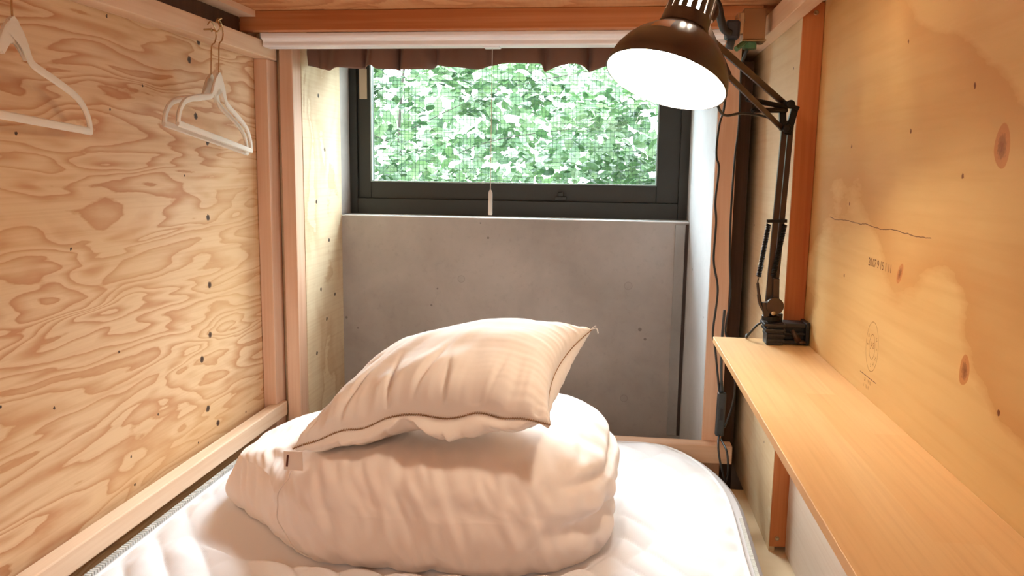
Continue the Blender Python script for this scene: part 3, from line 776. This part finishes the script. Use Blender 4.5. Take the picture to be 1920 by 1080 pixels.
bm = B(); lathe(bm, (.297, 1.520, -.269), (0, 0, 1), [(0, .016), (.008, .016), (.012, .010), (.012, .0001)], 24)
box(bm, .306, .320, 1.524, 1.545, -.272, -.258)
obj('swivel', bm, M_spring, lamp, smooth=True, auto=35)
bm = B()
# ribbed clamp body
for k in range(4): box(bm, .283+.003*k, .322, 1.500+.002*k, 1.548, -.2790-.0098*k, -.2732-.0098*k)
box(bm, .290, .320, 1.508, 1.546, -.3145, -.272)
box(bm, .318, .366, 1.520, 1.560, -.3145, -.307); box(bm, .318, .366, 1.520, 1.560, -.283, -.275); box(bm, .318, .366, 1.530, 1.560, -.307, -.283); box(bm, .318, .366, 1.520, 1.53, -.297, -.292)
box(bm, .361, .368, 1.514, 1.562, -.3145, -.272)
obj('clamp', bm, M_cable, lamp, bevel=.0012)
bm = B(); tube(bm, [(.335, 1.512, -.286), (.348, 1.508, -.306)], [.004, .006], 10); tube(bm, [(.348, 1.508, -.306), (.361, 1.514, -.309)], [.005, .003], 10); obj('wing_screw', bm, M_arm, lamp, smooth=True)
# head bracket behind the neck
N1 = C0+AX*.088
bm = B(); obox(bm, (.118, 1.212, .214), (.156, 1.214, .138), .007, .014, (0, 1, 0)); tube(bm, smoothpath([(.128, 1.206, .214), (.136, 1.214, .228), (.130, 1.224, .246), (.118, 1.226, .256)]), .0045, 8)
tube(bm, [N1+Vector((.028, .004, .004)), (.134, 1.218, .236)], .006, 10)
obj('head_bracket', bm, M_arm, lamp, bevel=.0008)
bm = B(); tube(bm, smoothpath([(.1500, 1.222, .150), (.146, 1.226, .130), (.150, 1.27, .108), (.170, 1.33, .092), (.210, 1.40, .100), (.262, 1.47, .098), (.292, 1.497, .085)]), .0022, 6)
obj('power_lead', bm, M_cable, lamp, smooth=True)
bm = B(); tube(bm, smoothpath([(.290, 1.535, -.275), (.278, 1.54, -.283), (.266, 1.545, -.300), (.262, 1.56, -.3125), (.266, 1.578, -.31)]), .0022, 6)
obj('power_lead', bm, M_cable, lamp, smooth=True)

# ------------------------------------------------------------------ hanging cables with inline switch
cb = thing('power_cord', (.245, 1.80, -.67), 'thin black cord with grey inline switch hanging before the rear post', 'cord')
bm = B(); tube(bm, smoothpath([(.232, 1.80, .20), (.228, 1.8, .137), (.221, 1.8, .108), (.217, 1.8, .063), (.218, 1.8, .034), (.224, 1.8, .01), (.220, 1.8, -.061), (.224, 1.8, -.106), (.223, 1.8, -.19), (.235, 1.8, -.257), (.229, 1.8, -.35), (.235, 1.8, -.382), (.244, 1.8, -.445), (.250, 1.8, -.487)]), .0024, 6)
tube(bm, smoothpath([(.2545, 1.795, -.588), (.248, 1.76, -.592), (.247, 1.73, -.612), (.253, 1.72, -.640), (.262, 1.72, -.669), (.266, 1.72, -.640), (.263, 1.73, -.603), (.256, 1.78, -.592)]), .0024, 6)
obj('cable', bm, M_cable, cb, smooth=True)
bm = B(); obox(bm, (.256, 1.80, -.489), (.2545, 1.80, -.590), .019, .016, (1, 0, 0)); sw = obj('inline_switch', bm, M_adapt, cb, bevel=.003)
bm = B(); obox(bm, (.2565, 1.7915, -.525), (.2555, 1.7915, -.552), .007, .003, (1, 0, 0)); obj('switch_button', bm, M_cable, sw, bevel=.001)
bm = B(); tube(bm, [(.2545, 1.80, -.489), (.2535, 1.80, -.462)], [.0055, .0035], 8); tube(bm, smoothpath([(.2535, 1.80, -.464), (.251, 1.80, -.417), (.250, 1.80, -.36), (.252, 1.80, -.30)]), .003, 6); obj('plug', bm, M_adapt, cb, smooth=True)
c2 = thing('power_cord', (.27, 1.90, -.58), 'black cord hanging down the dark strip right of the rear post', 'cord')
bm = B(); tube(bm, smoothpath([(.268, 1.86, .232), (.270, 1.86, .112), (.265, 1.86, .03), (.263, 1.86, -.088), (.266, 1.86, -.193), (.272, 1.86, -.281), (.265, 1.86, -.361), (.285, 1.86, -.395), (.293, 1.86, -.484), (.286, 1.84, -.532), (.268, 1.815, -.575)]), .0024, 6)
obj('cable', bm, M_cable, c2, smooth=True)

# ------------------------------------------------------------------ bracket at the top right
br = thing('metal_bracket', (.265, 1.70, .264), 'bronze metal box bracket with a green pin under the right end of the beam', 'bracket')
bm = B(); box(bm, .2455, .2885, 1.70, 1.745, .266, .3265); obj('housing', bm, M_steel, br, bevel=.0015)
bm = B(); box(bm, .243, .2905, 1.697, 1.748, .2625, .2655); obj('base_plate', bm, M_screw, br, bevel=.001)
bm = B(); tube(bm, [(.232, 1.690, .246), (.251, 1.705, .262)], .0055, 12); tube(bm, [(.262, 1.72, .262), (.262, 1.72, .250)], .014, 16); obj('pin', bm, M_green, br, smooth=True, auto=40)
bm = B(); tube(bm, [(.2575, 1.72, .25), (.2575, 1.80, .225)], .0035, 8); obj('rod', bm, M_cable, br, smooth=True)
bm = B(); box(bm, .2455-.012, .2455-.004, 1.70, 1.74, .275, .318); obj('side_plate', bm, M_steel, br, bevel=.001)
bc = thing('cable_clip', (.21, 1.60, .262), 'dark blue-black spring clip with a cable beside the bronze bracket', 'clip')
bm = B(); box(bm, .199, .2255, 1.60, 1.63, .252, .287); obj('clip_body', bm, plain('clip_blue_black', lin(26, 30, 40), 0.4), bc, bevel=.005)
bm = B(); tube(bm, smoothpath([(.206, 1.60, .262), (.194, 1.59, .268), (.186, 1.58, .285), (.180, 1.575, .305), (.170, 1.57, .322)]), [.0075]*33, 8); obj('lever', bm, M_cable, bc, smooth=True)
bm = B(); tube(bm, [(.213, 1.615, .256), (.209, 1.62, .236)], .008, 10); obj('foot', bm, M_adapt, bc, smooth=True)
bm = B(); box(bm, .2255, .2325, 1.606, 1.626, .262, .300); obj('jaw', bm, M_screw, bc, bevel=.001)
bm = B(); tube(bm, [(.2315, 1.616, .292), (.244, 1.699, .300)], .004, 8); obj('pin', bm, M_screw, bc, smooth=True)

# ------------------------------------------------------------------ roller blind and curtain
rb = thing('roller_blind', (-.28, 1.86, .295), 'white aluminium blind headrail with a pull cord under the front beam', 'blind')
bm = B(); pr = [(1.836, .3078), (1.836, .300), (1.838, .296), (1.848, .290), (1.850, .286), (1.850, .2785), (1.885, .2785), (1.885, .3078)]
pr = [(1.8315, .3078), (1.8315, .3005), (1.8335, .2965), (1.8405, .2925), (1.8425, .2895), (1.8420, .2815), (1.8460, .2785), (1.885, .2785), (1.885, .3078)]
lo = [bm.verts.new((-.826, y, z)) for y, z in pr]; hi = [bm.verts.new((.230, y, z)) for y, z in pr]
bm.faces.new(lo); bm.faces.new(hi[::-1])
for i in range(len(pr)): j = (i+1) % len(pr); bm.faces.new((lo[i], hi[i], hi[j], lo[j]))
obj('headrail', bm, M_blind, rb, bevel=.0012)
bm = B(); box(bm, -.305, -.268, 1.852, 1.880, .2755, .2784); obj('cord_lock', bm, M_blind, rb, bevel=.001)
bm = B(); tube(bm, [(-.287, 1.868, .276), (-.288, 1.868, -.046)], .0009, 6); pc = obj('pull_cord', bm, M_cordw, rb)
bm = B(); lathe(bm, (-.288, 1.868, -.104), (0, 0, 1), [(0, .0001), (0, .0042), (.002, .0052), (.052, .0046), (.057, .003), (.060, .0001)], 16); obj('cord_handle', bm, M_cordw, pc, smooth=True, auto=50)
cu = thing('curtain_valance', (-.29, 2.03, .34), 'short brown pleated curtain hanging behind the white blind headrail', 'curtain')
bot = [(-.80, .257), (-.74, .250), (-.715, .2455), (-.70, .2505), (-.635, .2520), (-.608, .2570), (-.60, .248), (-.55, .2475), (-.48, .2470), (-.46, .2610), (-.37, .2480), (-.30, .2590), (-.20, .2620), (-.183, .245), (-.158, .2465), (-.116, .2595), (-.064, .2420), (-.012, .2550), (.06, .246), (.12, .256), (.21, .249)]
def botz(x):
    for (x0, z0), (x1, z1) in zip(bot, bot[1:]):
        if x0 <= x <= x1: t = (x-x0)/(x1-x0); return z0+(z1-z0)*t*t*(3-2*t)
    return bot[0][1] if x < bot[0][0] else bot[-1][1]
vs, fs = [], []; NXc, NZc = 420, 18
for i in range(NXc+1):
    t = i/NXc; x = -.796+1.01*t
    ph = x*2*math.pi/.115+1.2*math.sin(x*11); depth = .020*math.sin(ph)+.007*math.sin(2.3*ph+1)
    sk = .012*math.cos(ph)
    for j in range(NZc+1):
        q = j/NZc; z0 = botz(min(max(x, -.80), .21)); z = .345+(z0-.345)*q
        vs.append((max(-.7885, min(x+sk*q, .214)), 2.03+depth*(.6+.4*q)-.006*q, z))
for i in range(NXc):
    for j in range(NZc):
        a = i*(NZc+1)+j; fs.append((a, a+NZc+1, a+NZc+2, a+1))
cc = obj('curtain_cloth', (vs, fs), M_curtain, cu, smooth=True)
md = cc.modifiers.new('thickness', 'SOLIDIFY'); md.thickness = .0015
bm = B(); tube(bm, [(-.7895, 2.03, .343), (.228, 2.03, .343)], .006, 10); obj('curtain_rod', bm, M_steel, cu, smooth=True)

# ------------------------------------------------------------------ hangers
def hanger(center, ang, tilt, label, hookz=.06):
    """center = neck top; bar runs along (sin, cos)"""
    t = thing('clothes_hanger', center, label, 'hanger', None)
    half = [(0, -.006), (.014, -.012), (.026, -.028), (.036, -.046), (.050, -.054), (.10, -.065), (.150, -.078), (.176, -.091), (.192, -.110), (.196, -.128)]
    ca, sa = math.cos(ang), math.sin(ang); ct, st_ = math.cos(tilt), math.sin(tilt)
    def W(u, w): 
        u, w = u*ct-w*st_, u*st_+w*ct
        return Vector(center)+Vector((u*sa, u*ca, w))
    nrm = Vector((ca, -sa, 0))
    loop_ = [W(-u, w) for u, w in half[:0:-1]]+[W(u, w) for u, w in half]
    bm = B(); sp_ = smoothpath(loop_, 5); sp_ = sp_[:-1]
    bar = [W(.196-.392*i/12, -.130) for i in range(13)]
    tube(bm, smoothpath(loop_, 5), .0062, 8, flat=(nrm, .55))
    tube(bm, [W(-.199, -.129), W(.199, -.129)], .0060, 8, flat=(nrm, .6))
    # flat neck piece
    outl = [(0, .004), (.009, -.001), (.020, -.017), (.033, -.046), (.026, -.050), (.012, -.034), (0, -.028)]
    full = outl+[(-u, w) for u, w in outl[-2:0:-1]]
    lo = [bm.verts.new(W(u, w)+nrm*.0028) for u, w in full]; hi = [bm.verts.new(W(u, w)-nrm*.0028) for u, w in full]
    f1 = bm.faces.new(lo); f2 = bm.faces.new(hi[::-1]); n = len(full)
    for i in range(n): bm.faces.new((lo[i], hi[i], hi[(i+1) % n], lo[(i+1) % n]))
    bmesh.ops.triangulate(bm, faces=[f1, f2])
    obj('hanger_body', bm, M_plastic, t, smooth=True, auto=40)
    bm = B(); h = hookz
    tube(bm, smoothpath([W(0, 0), W(0, h*.5), W(.002, h), W(.017, h+.012), W(.023, h+.028), W(.014, h+.044), W(-.004, h+.048), W(-.017, h+.038)]), .0014, 8)
    obj('hook', bm, M_wirem, t, smooth=True)
    return t
hanger((-.800, 1.010, .190), -.15, -.045, 'white slim clothes hanger at the left edge, hung alone on the left rail')
hanger((-.798, 1.570, .184), -.12, -.10, 'white slim clothes hanger nearer the camera of the overlapping pair')
hanger((-.817, 1.574, .181), -.08, -.11, 'white slim clothes hanger behind its twin, close against the left plywood')
for yy, lab in ((1.575, 'small chrome hook eye on the upper left rail, holding the two hangers'), (1.01, 'small chrome hook eye on the upper left rail, holding the single hanger')):
    bm = B()
    tube(bm, smoothpath([(-.829, yy, .272), (-.812, yy, .272), (-.800, yy, .268), (-.794, yy, .276), (-.798, yy, .288), (-.790, yy, .294)]), .0018, 8)
    tube(bm, smoothpath([(-.812, yy, .272), (-.806, yy-.012, .266), (-.802, yy-.022, .270)]), .0016, 8)
    tag(obj('screw_hook', bm, M_wirem, None, smooth=True, origin=(-.83, yy, .272)), lab, 'hook')
